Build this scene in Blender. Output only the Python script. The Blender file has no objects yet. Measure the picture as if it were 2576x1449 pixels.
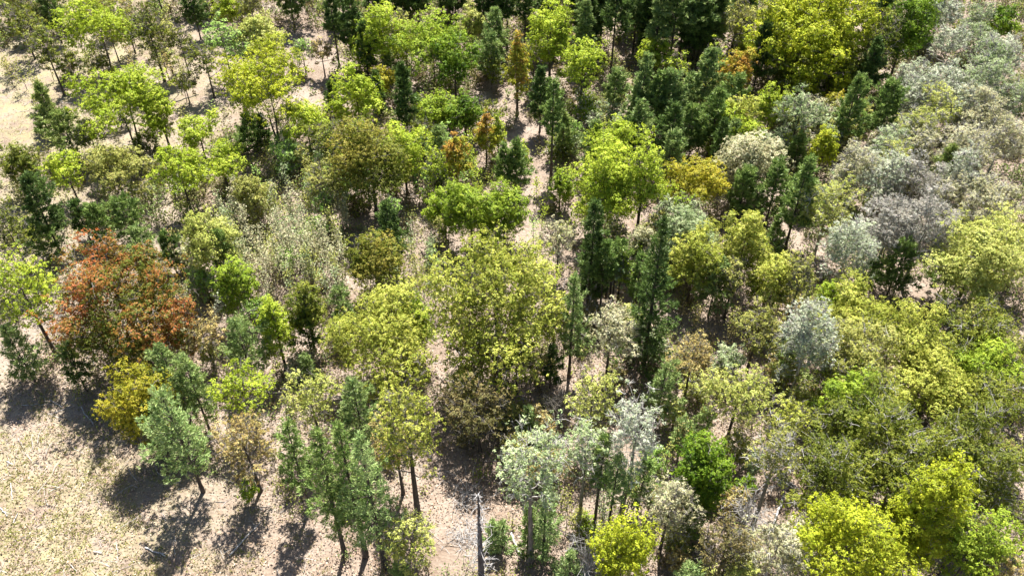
import bpy, math, time
import numpy as np
from mathutils import Vector

T0 = time.time()
# ------------------------------------------------------------------ camera, sky, sun, exposure
scene = bpy.context.scene
CAM_Z, DEP, FPX = 50.0, math.radians(43.0), 2150.0      # drone height, tilt below horizon, focal length in px of a 2576 px wide frame
cd = bpy.data.cameras.new("camera"); cam = bpy.data.objects.new("camera", cd)
scene.collection.objects.link(cam); scene.camera = cam
cam.location = (0, 0, CAM_Z); cam.rotation_euler = (math.pi / 2 - DEP, 0, 0)
cd.sensor_width = 36.0; cd.lens = 18.0 * FPX / 1288.0; cd.clip_end = 6000; cd.clip_start = 0.5

SUN_EL, SUN_AZ = math.radians(60), math.radians(8)      # azimuth clockwise from +Y
world = bpy.data.worlds.new("World"); scene.world = world; world.use_nodes = True
nt = world.node_tree; nt.nodes.clear()
wo = nt.nodes.new("ShaderNodeOutputWorld"); wb = nt.nodes.new("ShaderNodeBackground"); sk = nt.nodes.new("ShaderNodeTexSky")
sk.sky_type = 'NISHITA'; sk.sun_disc = False; sk.sun_elevation = SUN_EL; sk.sun_rotation = SUN_AZ
wb.inputs[1].default_value = 0.05
nt.links.new(sk.outputs[0], wb.inputs[0]); nt.links.new(wb.outputs[0], wo.inputs[0])
sd = bpy.data.lights.new("sun", 'SUN'); sd.energy = 5.0; sd.angle = math.radians(0.53); sd.color = (1.0, 0.955, 0.88)
sun = bpy.data.objects.new("sun", sd); scene.collection.objects.link(sun)
S = Vector((math.sin(SUN_AZ) * math.cos(SUN_EL), math.cos(SUN_AZ) * math.cos(SUN_EL), math.sin(SUN_EL)))
sun.rotation_euler = (-S).to_track_quat('-Z', 'Y').to_euler(); sun.location = S * 200
scene.view_settings.view_transform = 'Standard'; scene.view_settings.look = 'None'
scene.view_settings.exposure = 1.38; scene.view_settings.gamma = 1.0
scene.cycles.max_bounces = 4; scene.cycles.diffuse_bounces = 2; scene.cycles.transmission_bounces = 2

# ------------------------------------------------------------------ pixel <-> place (reading positions off the photograph)
cF, sF = math.cos(DEP), math.sin(DEP)
VPY = 724.5 + FPX / math.tan(DEP)
def ground_at(px, py, z=0.0):
    u, v = (px - 1288) / FPX, (py - 724.5) / FPX
    dx, dy, dz = u, cF - v * sF, -sF - v * cF
    t = (z - CAM_Z) / dz
    return np.array([dx * t, dy * t, z])
def locate(tx, ty, by):
    """top column and row, base row -> base point, height, metres per pixel at mid height"""
    bx = tx + (by - ty) * (1288 - tx) / (VPY - ty)
    g = ground_at(bx, by)
    v = (ty - 724.5) / FPX
    q = g[1] * (cF * v + sF) / (-cF + sF * v)
    H = CAM_Z + q
    depth = cF * g[1] - sF * (H * 0.6 - CAM_Z)
    return g, H, depth / FPX

# ------------------------------------------------------------------ materials
def lin(c): 
    c = np.asarray(c, float) / 255.0
    return np.where(c <= 0.04045, c / 12.92, ((c + 0.055) / 1.055) ** 2.4)

def new_mat(name):
    m = bpy.data.materials.new(name); m.use_nodes = True
    n = m.node_tree.nodes; n.clear()
    return m, n, m.node_tree.links

def leaf_mat(name, trans, rough, gloss):
    m, n, l = new_mat(name)
    out = n.new("ShaderNodeOutputMaterial")
    at = n.new("ShaderNodeAttribute"); at.attribute_name = "tint"
    no = n.new("ShaderNodeTexNoise"); no.inputs['Scale'].default_value = 3.0
    geo = n.new("ShaderNodeNewGeometry"); l.new(geo.outputs['Position'], no.inputs['Vector'])
    hs = n.new("ShaderNodeHueSaturation"); l.new(at.outputs['Color'], hs.inputs['Color'])
    mr = n.new("ShaderNodeMapRange"); mr.inputs[1].default_value = .3; mr.inputs[2].default_value = .7
    mr.inputs[3].default_value = .85; mr.inputs[4].default_value = 1.15
    l.new(no.outputs['Fac'], mr.inputs[0]); l.new(mr.outputs[0], hs.inputs['Value'])
    df = n.new("ShaderNodeBsdfDiffuse"); tr = n.new("ShaderNodeBsdfTranslucent"); gl = n.new("ShaderNodeBsdfGlossy")
    gl.inputs['Roughness'].default_value = rough; gl.inputs['Color'].default_value = (1, 1, 1, 1)
    l.new(hs.outputs[0], df.inputs[0]); l.new(hs.outputs[0], tr.inputs[0])
    m1 = n.new("ShaderNodeMixShader"); m1.inputs[0].default_value = trans
    l.new(df.outputs[0], m1.inputs[1]); l.new(tr.outputs[0], m1.inputs[2])
    m2 = n.new("ShaderNodeMixShader"); m2.inputs[0].default_value = gloss
    l.new(m1.outputs[0], m2.inputs[1]); l.new(gl.outputs[0], m2.inputs[2]); l.new(m2.outputs[0], out.inputs[0])
    return m

def bark_mat(name, c1, c2, scale=6.0):
    m, n, l = new_mat(name)
    out = n.new("ShaderNodeOutputMaterial"); bs = n.new("ShaderNodeBsdfPrincipled"); bs.inputs['Roughness'].default_value = .9
    tc = n.new("ShaderNodeTexCoord"); mp = n.new("ShaderNodeMapping"); mp.inputs['Scale'].default_value = (1, 1, .25)
    no = n.new("ShaderNodeTexNoise"); no.inputs['Scale'].default_value = scale; no.inputs['Detail'].default_value = 5
    l.new(tc.outputs['Object'], mp.inputs[0]); l.new(mp.outputs[0], no.inputs['Vector'])
    cr = n.new("ShaderNodeValToRGB"); cr.color_ramp.elements[0].position = .35; cr.color_ramp.elements[1].position = .65
    cr.color_ramp.elements[0].color = (*c1, 1); cr.color_ramp.elements[1].color = (*c2, 1)
    bu = n.new("ShaderNodeBump"); bu.inputs['Strength'].default_value = .6; bu.inputs['Distance'].default_value = .05
    l.new(no.outputs['Fac'], cr.inputs[0]); l.new(cr.outputs[0], bs.inputs['Base Color'])
    l.new(no.outputs['Fac'], bu.inputs['Height']); l.new(bu.outputs[0], bs.inputs['Normal']); l.new(bs.outputs[0], out.inputs[0])
    return m

LEAF = leaf_mat("young_leaf", .33, .6, .012)
NEEDLE = leaf_mat("pine_needle", .25, .5, .02)
LITTER = leaf_mat("dry_leaf", .15, .5, .03)
BARK = {
    'dark': bark_mat("dark_bark", (.045, .035, .028), (.11, .09, .075)),
    'grey': bark_mat("grey_bark", (.12, .105, .09), (.27, .245, .22)),
    'pale': bark_mat("pale_bark", (.3, .28, .25), (.58, .56, .52)),
    'dead': bark_mat("weathered_wood", (.3, .28, .27), (.58, .56, .55)),
    'snag': bark_mat("dark_snag_bark", (.035, .033, .035), (.15, .14, .145), 3.0),  # darker, coarser-mottled bark for the snag trunk
}

# ------------------------------------------------------------------ mesh helpers
def build_mesh(name, V, F, mat, tint=None, smooth=False, mat2=None, split=0):
    me = bpy.data.meshes.new(name)
    V = np.ascontiguousarray(V, np.float32); F = np.ascontiguousarray(F, np.int32)
    k = F.shape[1]
    me.vertices.add(len(V)); me.vertices.foreach_set("co", V.ravel())
    me.loops.add(F.size); me.loops.foreach_set("vertex_index", F.ravel())
    me.polygons.add(len(F)); me.polygons.foreach_set("loop_start", np.arange(0, F.size, k, dtype=np.int32))
    me.polygons.foreach_set("loop_total", np.full(len(F), k, np.int32))
    if smooth: me.polygons.foreach_set("use_smooth", np.ones(len(F), bool))
    if tint is not None:
        a = me.attributes.new("tint", 'FLOAT_COLOR', 'POINT')
        c = np.ones((len(V), 4), np.float32); c[:, :3] = tint
        a.data.foreach_set("color", c.ravel())
    me.materials.append(mat)
    if mat2 is not None:
        me.materials.append(mat2); ix = np.zeros(len(F), np.int32); ix[split:] = 1; me.polygons.foreach_set('material_index', ix)
    me.update(calc_edges=True)
    return me

def link(name, me, parent=None, loc=None):
    o = bpy.data.objects.new(name, me); scene.collection.objects.link(o)
    if parent is not None: o.parent = parent
    if loc is not None: o.location = loc
    return o

def unit(a):
    return a / np.maximum(np.linalg.norm(a, axis=-1, keepdims=True), 1e-9)

def tubes(P, R, sides):
    """P [n,K,3] centre lines, R [n,K] radii -> verts, quads"""
    P = np.asarray(P, float); R = np.asarray(R, float)
    n, K, _ = P.shape
    d = np.gradient(P, axis=1); d = unit(d)
    ref = np.zeros((n, 1, 3)); ref[..., 0] = 1
    mean = unit(P[:, -1] - P[:, 0]); ref[np.abs(mean[:, 0]) > .8] = (0, 1, 0)
    a = unit(np.cross(d, np.broadcast_to(ref, d.shape))); b = np.cross(d, a)
    ang = np.arange(sides) * 2 * math.pi / sides
    V = P[:, :, None] + R[:, :, None, None] * (a[:, :, None] * np.cos(ang)[:, None] + b[:, :, None] * np.sin(ang)[:, None])
    idx = np.arange(n * K * sides).reshape(n, K, sides)
    nx = np.roll(idx, -1, axis=2)
    F = np.stack([idx[:, :-1], nx[:, :-1], nx[:, 1:], idx[:, 1:]], -1).reshape(-1, 4)
    return V.reshape(-1, 3), F

def join(parts):
    Vs, Fs, o = [], [], 0
    for V, F in parts:
        Vs.append(V); Fs.append(F + o); o += len(V)
    return np.concatenate(Vs), np.concatenate(Fs)

def leaves(C, N, L, W, rng):
    n = len(C)
    N = unit(N); t = unit(np.cross(N, rng.normal(size=(n, 3)))); b = np.cross(N, t)
    L = np.broadcast_to(L, (n,))[:, None]; W = np.broadcast_to(W, (n,))[:, None]
    k = rng.uniform(-.15, .2, (n, 1))
    f = rng.uniform(.05, .3, (n, 1)) * W
    V = np.stack([C - t * L * .5, C + b * W * .5 + t * L * k + N * f, C + t * L * .5, C - b * W * .5 + t * L * k + N * f], 1)
    return V.reshape(-1, 3), np.arange(4 * n).reshape(n, 4)

def blades(C, D, L, W, rng):
    """thin tapering blades from C along D"""
    n = len(C); D = unit(D)
    s = unit(np.cross(D, rng.normal(size=(n, 3))))
    L = np.broadcast_to(L, (n,))[:, None]; W = np.broadcast_to(W, (n,))[:, None]
    V = np.stack([C - s * W * .35, C + s * W * .35, C + D * L + s * W * .5, C + D * L - s * W * .5], 1)
    V[:, 2] = C + D * L * 1.0 + s * W * .12; V[:, 3] = C + D * L * .55 - s * W * .6
    return V.reshape(-1, 3), np.arange(4 * n).reshape(n, 4)

# ------------------------------------------------------------------ palettes: two leaf colours seen on each kind of tree
PAL = {k: (lin(a), lin(b)) for k, a, b in [
    ('yg', (202, 208, 76), (156, 168, 46)), ('yel', (206, 204, 62), (158, 162, 38)), ('gold', (198, 178, 60), (150, 144, 40)),
    ('grn', (178, 190, 66), (128, 146, 42)), ('brt', (140, 160, 44), (88, 116, 26)), ('olv', (152, 152, 60), (100, 108, 36)),
    ('olt', (192, 184, 108), (146, 142, 70)), ('pale', (212, 206, 124), (168, 168, 82)), ('lty', (208, 202, 102), (148, 150, 54)),
    ('cream', (212, 208, 170), (172, 170, 124)), ('sil', (212, 217, 192), (168, 178, 142)), ('sgr', (184, 196, 150), (138, 156, 104)),
    ('ltg', (190, 210, 126), (146, 172, 82)), ('asp', (202, 216, 164), (160, 178, 122)), ('grey', (200, 196, 184), (160, 156, 142)), ('tan', (200, 184, 122), (160, 142, 82)),
    ('rust', (180, 108, 60), (104, 114, 38)), ('org', (194, 150, 62), (170, 174, 54)), ('rol', (156, 148, 62), (122, 132, 46)),
    ('pink', (200, 136, 130), (160, 108, 100)), ('brn', (148, 134, 84), (108, 106, 60)),
    ('ely', (202, 202, 58), (148, 152, 34)), ('pine', (148, 170, 92), (90, 118, 54)), ('dpine', (114, 138, 70), (60, 84, 40)), ('bpine', (164, 182, 110), (108, 134, 76)),
    ('ypine', (160, 174, 98), (108, 132, 64)), ('lpine', (176, 196, 128), (126, 154, 84))]}
PLAIN = {'cream', 'sil', 'grey', 'tan', 'pink', 'brn', 'asp', 'rust', 'org', 'rol', 'pine', 'dpine', 'bpine', 'ypine', 'lpine', 'sgr'}
DRYNESS = 0.95     # seen colour -> reflectance

def tints(pal, n, fac, rng, jit=.13):
    a, b = PAL[pal]
    f = np.clip(fac, 0, 1)[:, None]
    c = (a * f + b * (1 - f)) * DRYNESS
    c = c * (np.ones(3) if pal in PLAIN else np.array([.93, 1.03, .9])) * np.exp(rng.normal(0, jit, (n, 1)))
    c = c * (1 + rng.normal(0, .05, (n, 3)))
    return np.clip(c, .003, .85)

# ------------------------------------------------------------------ trees
def skeleton(trunkP, trunkR, C, rng, zmin):
    """joins every leaf clump to the nearest lower point of what has grown so far"""
    nodes = [np.array(p) for p in trunkP]; rad = list(trunkR)
    k0 = max(1, int(np.searchsorted(trunkP[:, 2], zmin)) - 1)
    NP = np.array(nodes[k0:]); NR = np.array(rad[k0:])
    axis = np.stack([np.interp(C[:, 2], trunkP[:, 2], trunkP[:, i]) for i in range(2)], 1)
    order = np.argsort(np.linalg.norm(C[:, :2] - axis, axis=1))
    lines, radii = [], []
    for i in order:
        c = C[i]
        dv = NP - c
        dist = np.linalg.norm(dv, axis=1) + np.maximum(dv[:, 2] + .3 * np.linalg.norm(dv[:, :2], axis=1), 0) * 3
        j = int(np.argmin(dist)); p = NP[j]; L = np.linalg.norm(c - p)
        r0 = min(NR[j] * .75, .018 + .016 * L); r1 = max(.010, r0 * .4)
        t = np.linspace(0, 1, 5)[:, None]
        mid = (p + c) / 2 + np.array([0, 0, -.10 * L]) + rng.normal(0, .09 * L, 3)
        q = (1 - t) ** 2 * p + 2 * t * (1 - t) * mid + t ** 2 * c
        q[1:4] += rng.normal(0, .03 * L, (3, 3))
        rr = np.linspace(r0, r1, 5)
        lines.append(q); radii.append(rr)
        NP = np.concatenate([NP, q[1:]]); NR = np.concatenate([NR, rr[1:]])
    return np.array(lines), np.array(radii)

def trunk_line(H, r0, rng, wob=.02, K=14, top=.05):
    z = np.linspace(0, 1, K)
    w = np.cumsum(rng.normal(0, wob * H / K ** .5 * .55, (K, 2)), 0) * z[:, None]
    P = np.column_stack([w[:, 0], w[:, 1], z * H]); P[0] = (0, 0, -.25)
    R = r0 * ((1 - z) ** .8 * (1 - top) + top); R[0] *= 1.45; R[1] *= 1.05
    return P, R

def broadleaf(seed, H, W, mpp, pal, cb=.3, dens=1.0, bark='dark', twigs=3, lobes=.25, stems=1, leaf=1.8, form='round'):
    """-> trunk mesh, crown mesh"""
    rng = np.random.default_rng(seed)
    lf = float(np.clip(leaf * mpp * 2.516, .11, .34))
    a = H * (1 - cb) / 2; hc = H * cb + a; R = W / 2
    rc = float(np.clip(.17 * W * (1 if dens > .6 else .85), .28, 1.05))
    vol = a * R * R
    nc = int(np.clip(2.1 * vol / rc ** 3 * .6, 9, 240))
    d = unit(rng.normal(size=(nc * 3, 3)))
    d = d[d[:, 2] > -.75][:nc * 2]
    ph = rng.uniform(0, 6.28, 6); az = np.arctan2(d[:, 1], d[:, 0])
    lob = 1 + lobes * (.5 * np.sin(2 * az + ph[0] + 2 * d[:, 2]) + .4 * np.sin(3 * az + ph[1] - 3 * d[:, 2]) + .4 * np.sin(5 * az + ph[2] + 4 * d[:, 2]))
    rad = rng.uniform(.12, 1, len(d)) ** .42
    q = d * (rad * lob)[:, None]
    if form == 'cone':
        sh = np.clip(1.05 - .62 * (q[:, 2] + .3), .3, 1.1); q[:, :2] *= sh[:, None]
    elif form == 'vase':
        sh = np.clip(.78 + .35 * q[:, 2], .4, 1.15); q[:, :2] *= sh[:, None]
    C = q * np.array([R - rc * .4, R - rc * .4, a - rc * .35]); C[:, 2] += hc
    # thin to nc with spacing
    keep = []
    for i in range(len(C)):
        if len(keep) >= nc: break
        if all(np.sum((C[i] - C[j]) ** 2) > (rc * .55) ** 2 for j in keep[-60:]): keep.append(i)
    C = C[keep]; q = q[keep]; nc = len(C)
    C[:, 2] = np.maximum(C[:, 2], .25)
    # trunk(s)
    parts = []; allL, allR = [], []
    r0 = float(np.clip(.0135 * H + .006 * W, .035, .42))
    base = [np.zeros(2)] if stems == 1 else [rng.normal(0, .12 + .03 * W, 2) for _ in range(stems)]
    own = np.zeros(nc, int) if stems == 1 else rng.integers(0, stems, nc)
    for s in range(stems):
        tp, tr = trunk_line(H * (.82 if stems == 1 else rng.uniform(.6, .85)), r0 / stems ** .6, rng, .022 if stems == 1 else .05)
        tp[:, :2] += base[s] * (1 + 1.2 * np.linspace(0, 1, len(tp))[:, None])
        V, F = tubes(tp[None], tr[None], 8); parts.append((V, F))
        idx = np.where(own == s)[0]
        if len(idx):
            ls, rs = skeleton(tp, tr, C[idx], rng, H * cb * .75)
            allL.append(ls); allR.append(rs)
    allL = np.concatenate(allL); allR = np.concatenate(allR)
    nf = sum(len(f) for v, f in parts)
    parts.append(tubes(allL, allR, 5))
    if twigs:
        m = nc * twigs; ci = np.repeat(np.arange(nc), twigs)
        dd = unit(rng.normal(size=(m, 3)) * .7 + unit(C[ci] - np.array([0, 0, hc - a * .6])) * .9)
        p0 = C[ci] - dd * rc * .2; p2 = C[ci] + dd * rc * rng.uniform(.7, 1.25, (m, 1)); p1 = (p0 + p2) / 2 + rng.normal(0, .1 * rc, (m, 3))
        rr = np.tile([.014, .010, .005], (m, 1)) * (1 + mpp * 18)
        parts.append(tubes(np.stack([p0, p1, p2], 1), rr, 3))
    V, F = join(parts)
    tm = build_mesh("trunk", V, F, BARK[bark], smooth=True, mat2=BARK["pale" if bark in ("pale", "grey") else "grey"], split=nf)
    # leaves
    area = 4 * math.pi * ((a * R) ** 1.6 * .667 + R ** 3.2 * .333) ** (1 / 1.6) * .55
    nl = int(np.clip(dens * 3.5 * area / (lf * lf * .5), 60, 42000))
    per = 9; nsub = max(12, nl // per); nl = nsub * per
    w = rng.uniform(.6, 1.4, nc); cs = rng.choice(nc, nsub, p=w / w.sum())
    sd_ = unit(rng.normal(size=(nsub, 3)) + np.array([0, 0, .45]))
    rr = rc * rng.uniform(.15, 1, nsub) ** .5 * np.exp(rng.normal(0, .2, nc))[cs]
    sp = C[cs] + sd_ * rr[:, None] * np.array([1.2, 1.2, .85])
    ci = np.repeat(cs, per); si = np.repeat(np.arange(nsub), per)
    ld = unit(rng.normal(size=(nl, 3)))
    pos = sp[si] + ld * lf * rng.uniform(.35, 1.25, (nl, 1)) * np.array([1, 1, .75])
    pos[:, 2] = np.maximum(pos[:, 2], .05)
    nor = sd_[si] * .75 + ld * .35 + np.array([0, 0, .45]) + rng.normal(0, .25, (nl, 3))
    V, F = leaves(pos, nor, lf * rng.uniform(.65, 1.3, nl), lf * .68 * rng.uniform(.7, 1.25, nl), rng)
    kv = unit(rng.normal(size=3)) * 3.2 / max(R, 1); cf = (rng.normal(0, .26, nc) + .28 * np.sin(C @ kv + rng.uniform(0, 6.28)))[ci]
    if pal in ('rust', 'org', 'rol'):
        z = (pos[:, 2] - hc) / a; fac = (.22 + .52 * z if pal == 'rust' else .27 + .46 * z) + cf * 1.2 + rng.normal(0, .22, nl)
    else:
        fac = .47 + cf + rng.normal(0, .25, nsub)[si] + rng.normal(0, .12, nl)
    tint = np.repeat(tints(pal, nl, fac, rng), 4, 0)
    cm = build_mesh("crown", V, F, LEAF, tint)
    return tm, cm

def pine(seed, H, W, mpp, pal, cb=.25, dens=1.0, bark='dark', slim=False):
    rng = np.random.default_rng(seed)
    tp, tr = trunk_line(H, float(np.clip(.0125 * H, .03, .32)), rng, .010, 12, .06)
    parts = [tubes(tp[None], tr[None], 8)]
    zc = H * cb; gap = max(.5, H / (32 if slim or cb < .1 else 22))
    zs = np.arange(zc, H * .985, gap)
    bl, br, TC, TD, TW = [], [], [], [], []
    asym = rng.uniform(0, 6.28)
    for z in zs:
        t = (z - zc) / max(H - zc, .1)
        prof = (1 - t) ** .5 * .9 if slim else ((1 - t) ** .8 if cb < .1 else ((1 - t) ** .62) * min(1, .6 + 2.2 * t))
        nb = int(rng.integers(4, 7)); a0 = rng.uniform(0, 6.28)
        for k in range(nb):
            az = a0 + k * 6.283 / nb + rng.normal(0, .25)
            L = W / 2 * prof * rng.uniform(.4, 1.3) * (1 + .3 * math.cos(az - asym)) + .12
            el = math.radians(-8 + 55 * t ** 1.3 + rng.normal(0, 7))
            zz = z + rng.uniform(-.2, .2) * gap
            p0 = np.array([np.interp(zz, tp[:, 2], tp[:, 0]), np.interp(zz, tp[:, 2], tp[:, 1]), zz])
            h = np.array([math.cos(az), math.sin(az), 0]); s = np.array([-h[1], h[0], 0])
            u = np.linspace(0, 1, 5)[:, None]
            q = p0 + h * (L * u) * math.cos(el) + np.array([0, 0, 1]) * (L * u * math.sin(el) + .22 * L * u ** 2.2)
            bl.append(q); br.append(np.linspace(.012 + .013 * L, .008, 5))
            step = .30 if mpp * 2.516 < .11 else .38
            nt_ = max(3, int(L / step * 2.9 * dens))
            uu = rng.uniform(.22, 1, nt_) ** .8
            lat = rng.normal(0, .19, nt_) * L * (1.1 - uu * .5)
            pp = np.stack([np.interp(uu, u[:, 0], q[:, i]) for i in range(3)], 1) + lat[:, None] * s
            pp[:, 2] += rng.normal(.04, .07, nt_) - .06 * np.abs(lat)
            TC.append(pp); TD.append(h * .75 + s * np.sign(lat)[:, None] * .4 + np.array([0, 0, .42 + .35 * t])); TW.append(rng.normal(0, .2) + rng.normal(0, 1, nt_) * .16 + (uu - .4) * .5)
    # leader
    nt_ = 6; pp = tp[-1] - np.array([0, 0, 1]) * rng.uniform(0, .8, (nt_, 1)); TC.append(pp); TD.append(np.tile([0, 0, 1.2], (nt_, 1)) + rng.normal(0, .2, (nt_, 3))); TW.append(np.full(nt_, .3))
    if cb > .3:   # dead lower limbs on a bare bole
        for z in np.arange(H * .12, zc, gap * 1.3):
            az = rng.uniform(0, 6.28); L = rng.uniform(.3, .9) * min(W * .3, 1.2)
            p0 = np.array([np.interp(z, tp[:, 2], tp[:, 0]), np.interp(z, tp[:, 2], tp[:, 1]), z]); h = np.array([math.cos(az), math.sin(az), .1])
            bl.append(p0 + h * L * np.linspace(0, 1, 5)[:, None]); br.append(np.linspace(.022, .008, 5))
    parts.append(tubes(np.array(bl), np.array(br), 4))
    V, F = join(parts); tm = build_mesh("trunk", V, F, BARK[bark], smooth=True)
    TC = np.concatenate(TC); TD = np.concatenate(TD); TW = np.concatenate(TW)
    m = 11; n = len(TC) * m
    if n > 26000:
        sel = rng.permutation(len(TC))[:26000 // m]; TC, TD, TW = TC[sel], TD[sel], TW[sel]; n = len(TC) * m
    C = np.repeat(TC, m, 0) + rng.normal(0, .05, (n, 3)); D = unit(np.repeat(TD, m, 0)) + rng.normal(0, .55, (n, 3))
    ln = float(np.clip(mpp * 2.516 * 3.6, .22, .42)); wd = float(np.clip(mpp * 2.516 * .85, .05, .11))
    V, F = blades(C, D, ln * rng.uniform(.7, 1.25, n), wd * rng.uniform(.7, 1.3, n), rng)
    tf = rng.normal(0, .2, len(TC)) + .5 + TW
    tint = np.repeat(tints(pal, n, np.repeat(tf, m) + rng.normal(0, .15, n), rng, .16), 4, 0)
    cm = build_mesh("crown", V, F, NEEDLE, tint)
    return tm, cm

def bare(seed, H, W, mpp, bark='dead', shrub=False, snag=False):
    rng = np.random.default_rng(seed)
    parts = []
    if shrub:
        lines, rad = [], []
        for k in range(16):
            az = rng.uniform(0, 6.28); h = np.array([math.cos(az), math.sin(az), 0]); L = W / 2 * rng.uniform(.3, 1)
            u = np.linspace(0, 1, 5)[:, None]
            q = h * L * u ** 1.3 + np.array([0, 0, 1]) * H * rng.uniform(.6, 1) * u ** .8 + rng.normal(0, .05 * H, (5, 3)) * u
            lines.append(q); rad.append(np.linspace(.03, .01, 5))
            for j in range(7):
                b = q[rng.integers(1, 5)]; dd = unit(h * .5 + np.array([0, 0, .8]) + rng.normal(0, .6, 3)) * H * rng.uniform(.12, .4)
                e = b + dd * np.linspace(0, 1, 5)[:, None] + rng.normal(0, .02 * H, (5, 3)) * np.linspace(0, 1, 5)[:, None]
                lines.append(e); rad.append(np.linspace(.014, .006, 5))
        parts.append(tubes(np.array(lines), np.array(rad), 4))
        return build_mesh("stems", *join(parts), BARK[bark], smooth=True), None
    tp, tr = trunk_line(H, float(.021 * H), rng, .010, 16, .12)
    parts.append(tubes(tp[None], tr[None], 9))
    tm = build_mesh("trunk", *join(parts), BARK['snag' if snag else bark], smooth=True)
    lines, rad = [], []
    for k in range(60 if snag else 44):
        z = H * rng.uniform(.08, .99); t = z / H
        az = rng.uniform(0, 6.28); L = W / 2 * rng.uniform(.3, 1) * (1.15 - .6 * t)
        p0 = np.array([np.interp(z, tp[:, 2], tp[:, 0]), np.interp(z, tp[:, 2], tp[:, 1]), z]); h = np.array([math.cos(az), math.sin(az), 0])
        u = np.linspace(0, 1, 5)[:, None]
        q = p0 + h * L * u + np.array([0, 0, 1]) * L * (rng.uniform(-.25, .35) * u - .15 * u ** 2) + rng.normal(0, .04 * L, (5, 3)) * u
        lines.append(q); rad.append(np.linspace(.032, .009, 5))
        for j in range(4):
            b = q[rng.integers(1, 5)]; dd = unit(h + rng.normal(0, .7, 3)) * L * rng.uniform(.2, .5)
            lines.append(b + dd * u + rng.normal(0, .03 * L, (5, 3)) * u); rad.append(np.linspace(.018, .008, 5))
    bm = build_mesh("dead_branches", *tubes(np.array(lines), np.array(rad), 4), BARK['dead'], smooth=True)
    return tm, bm

def sapling(seed, H, W, mpp, pal, dens=1.0, bark='grey'):
    rng = np.random.default_rng(seed)
    tp, tr = trunk_line(H, .02 + .004 * H, rng, .03, 8, .15)
    lean = rng.normal(0, .05, 2); tp[:, :2] += tp[:, 2:3] * lean
    lines, rad, C = [], [], []
    n = int(7 + H * 2)
    for k in range(n):
        z = H * rng.uniform(.22, 1); az = rng.uniform(0, 6.28); L = W / 2 * rng.uniform(.4, 1) * (1.2 - .7 * z / H)
        p0 = np.array([np.interp(z, tp[:, 2], tp[:, 0]), np.interp(z, tp[:, 2], tp[:, 1]), z]); h = np.array([math.cos(az), math.sin(az), .9])
        q = p0 + h * L * np.linspace(0, 1, 4)[:, None]; lines.append(q); rad.append(np.linspace(.014, .006, 4) * (1 + mpp * 16)); C += [q[2], q[3], (q[1] + q[2]) / 2]
    V, F = join([tubes(tp[None], tr[None], 5), tubes(np.array(lines), np.array(rad), 3)])
    tm = build_mesh("stem", V, F, BARK[bark], smooth=True)
    C = np.array(C + [tp[-1]]); lf = float(np.clip(1.8 * mpp * 2.516, .10, .24)); nl = int(len(C) * 8 * dens)
    ci = rng.integers(0, len(C), nl); pos = C[ci] + rng.normal(0, .2, (nl, 3))
    V, F = leaves(pos, rng.normal(0, .6, (nl, 3)) + np.array([0, 0, .7]), lf * rng.uniform(.6, 1.3, nl), lf * .7 * rng.uniform(.7, 1.2, nl), rng)
    cm = build_mesh("crown", V, F, LEAF, np.repeat(tints(pal, nl, .5 + rng.normal(0, .3, nl), rng), 4, 0))
    return tm, cm

KIND = {  # code: name, category, group
    'D': ("broadleaf_tree", "tree", "broadleaf trees in spring leaf"), 'S': ("sparse_tree", "tree", "thinly leafed trees in spring leaf"),
    'A': ("aspen_tree", "tree", "tall thin aspens"), 'W': ("pale_tree", "tree", "pale trees just breaking leaf"),
    'P': ("pine_tree", "pine tree", "pines standing among the broadleaf trees"), 'N': ("pine_tree", "pine tree", "pines standing among the broadleaf trees"),
    'Y': ("young_pine", "pine tree", "young pines branched to the ground"), 'B': ("shrub", "shrub", "shrubs and low bushes"),
    'C': ("narrow_tree", "tree", "narrow pointed broadleaf trees"), 'X': ("dead_tree", "dead tree", None), 'Z': ("bare_shrub", "shrub", "bare leafless shrubs"),
    'K': ("pine_tree", "pine tree", None), 'O': ("broadleaf_tree", "tree", "broadleaf trees in spring leaf"), 'F': ("broadleaf_tree", "tree", "broadleaf trees in spring leaf"), 'U': ("broadleaf_tree", "tree", "broadleaf trees in spring leaf"), 'L': ("sapling", "sapling", "thin saplings"), 'T': ("pine_tree", "pine tree", "pines standing among the broadleaf trees")}
SEEN = set()
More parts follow.
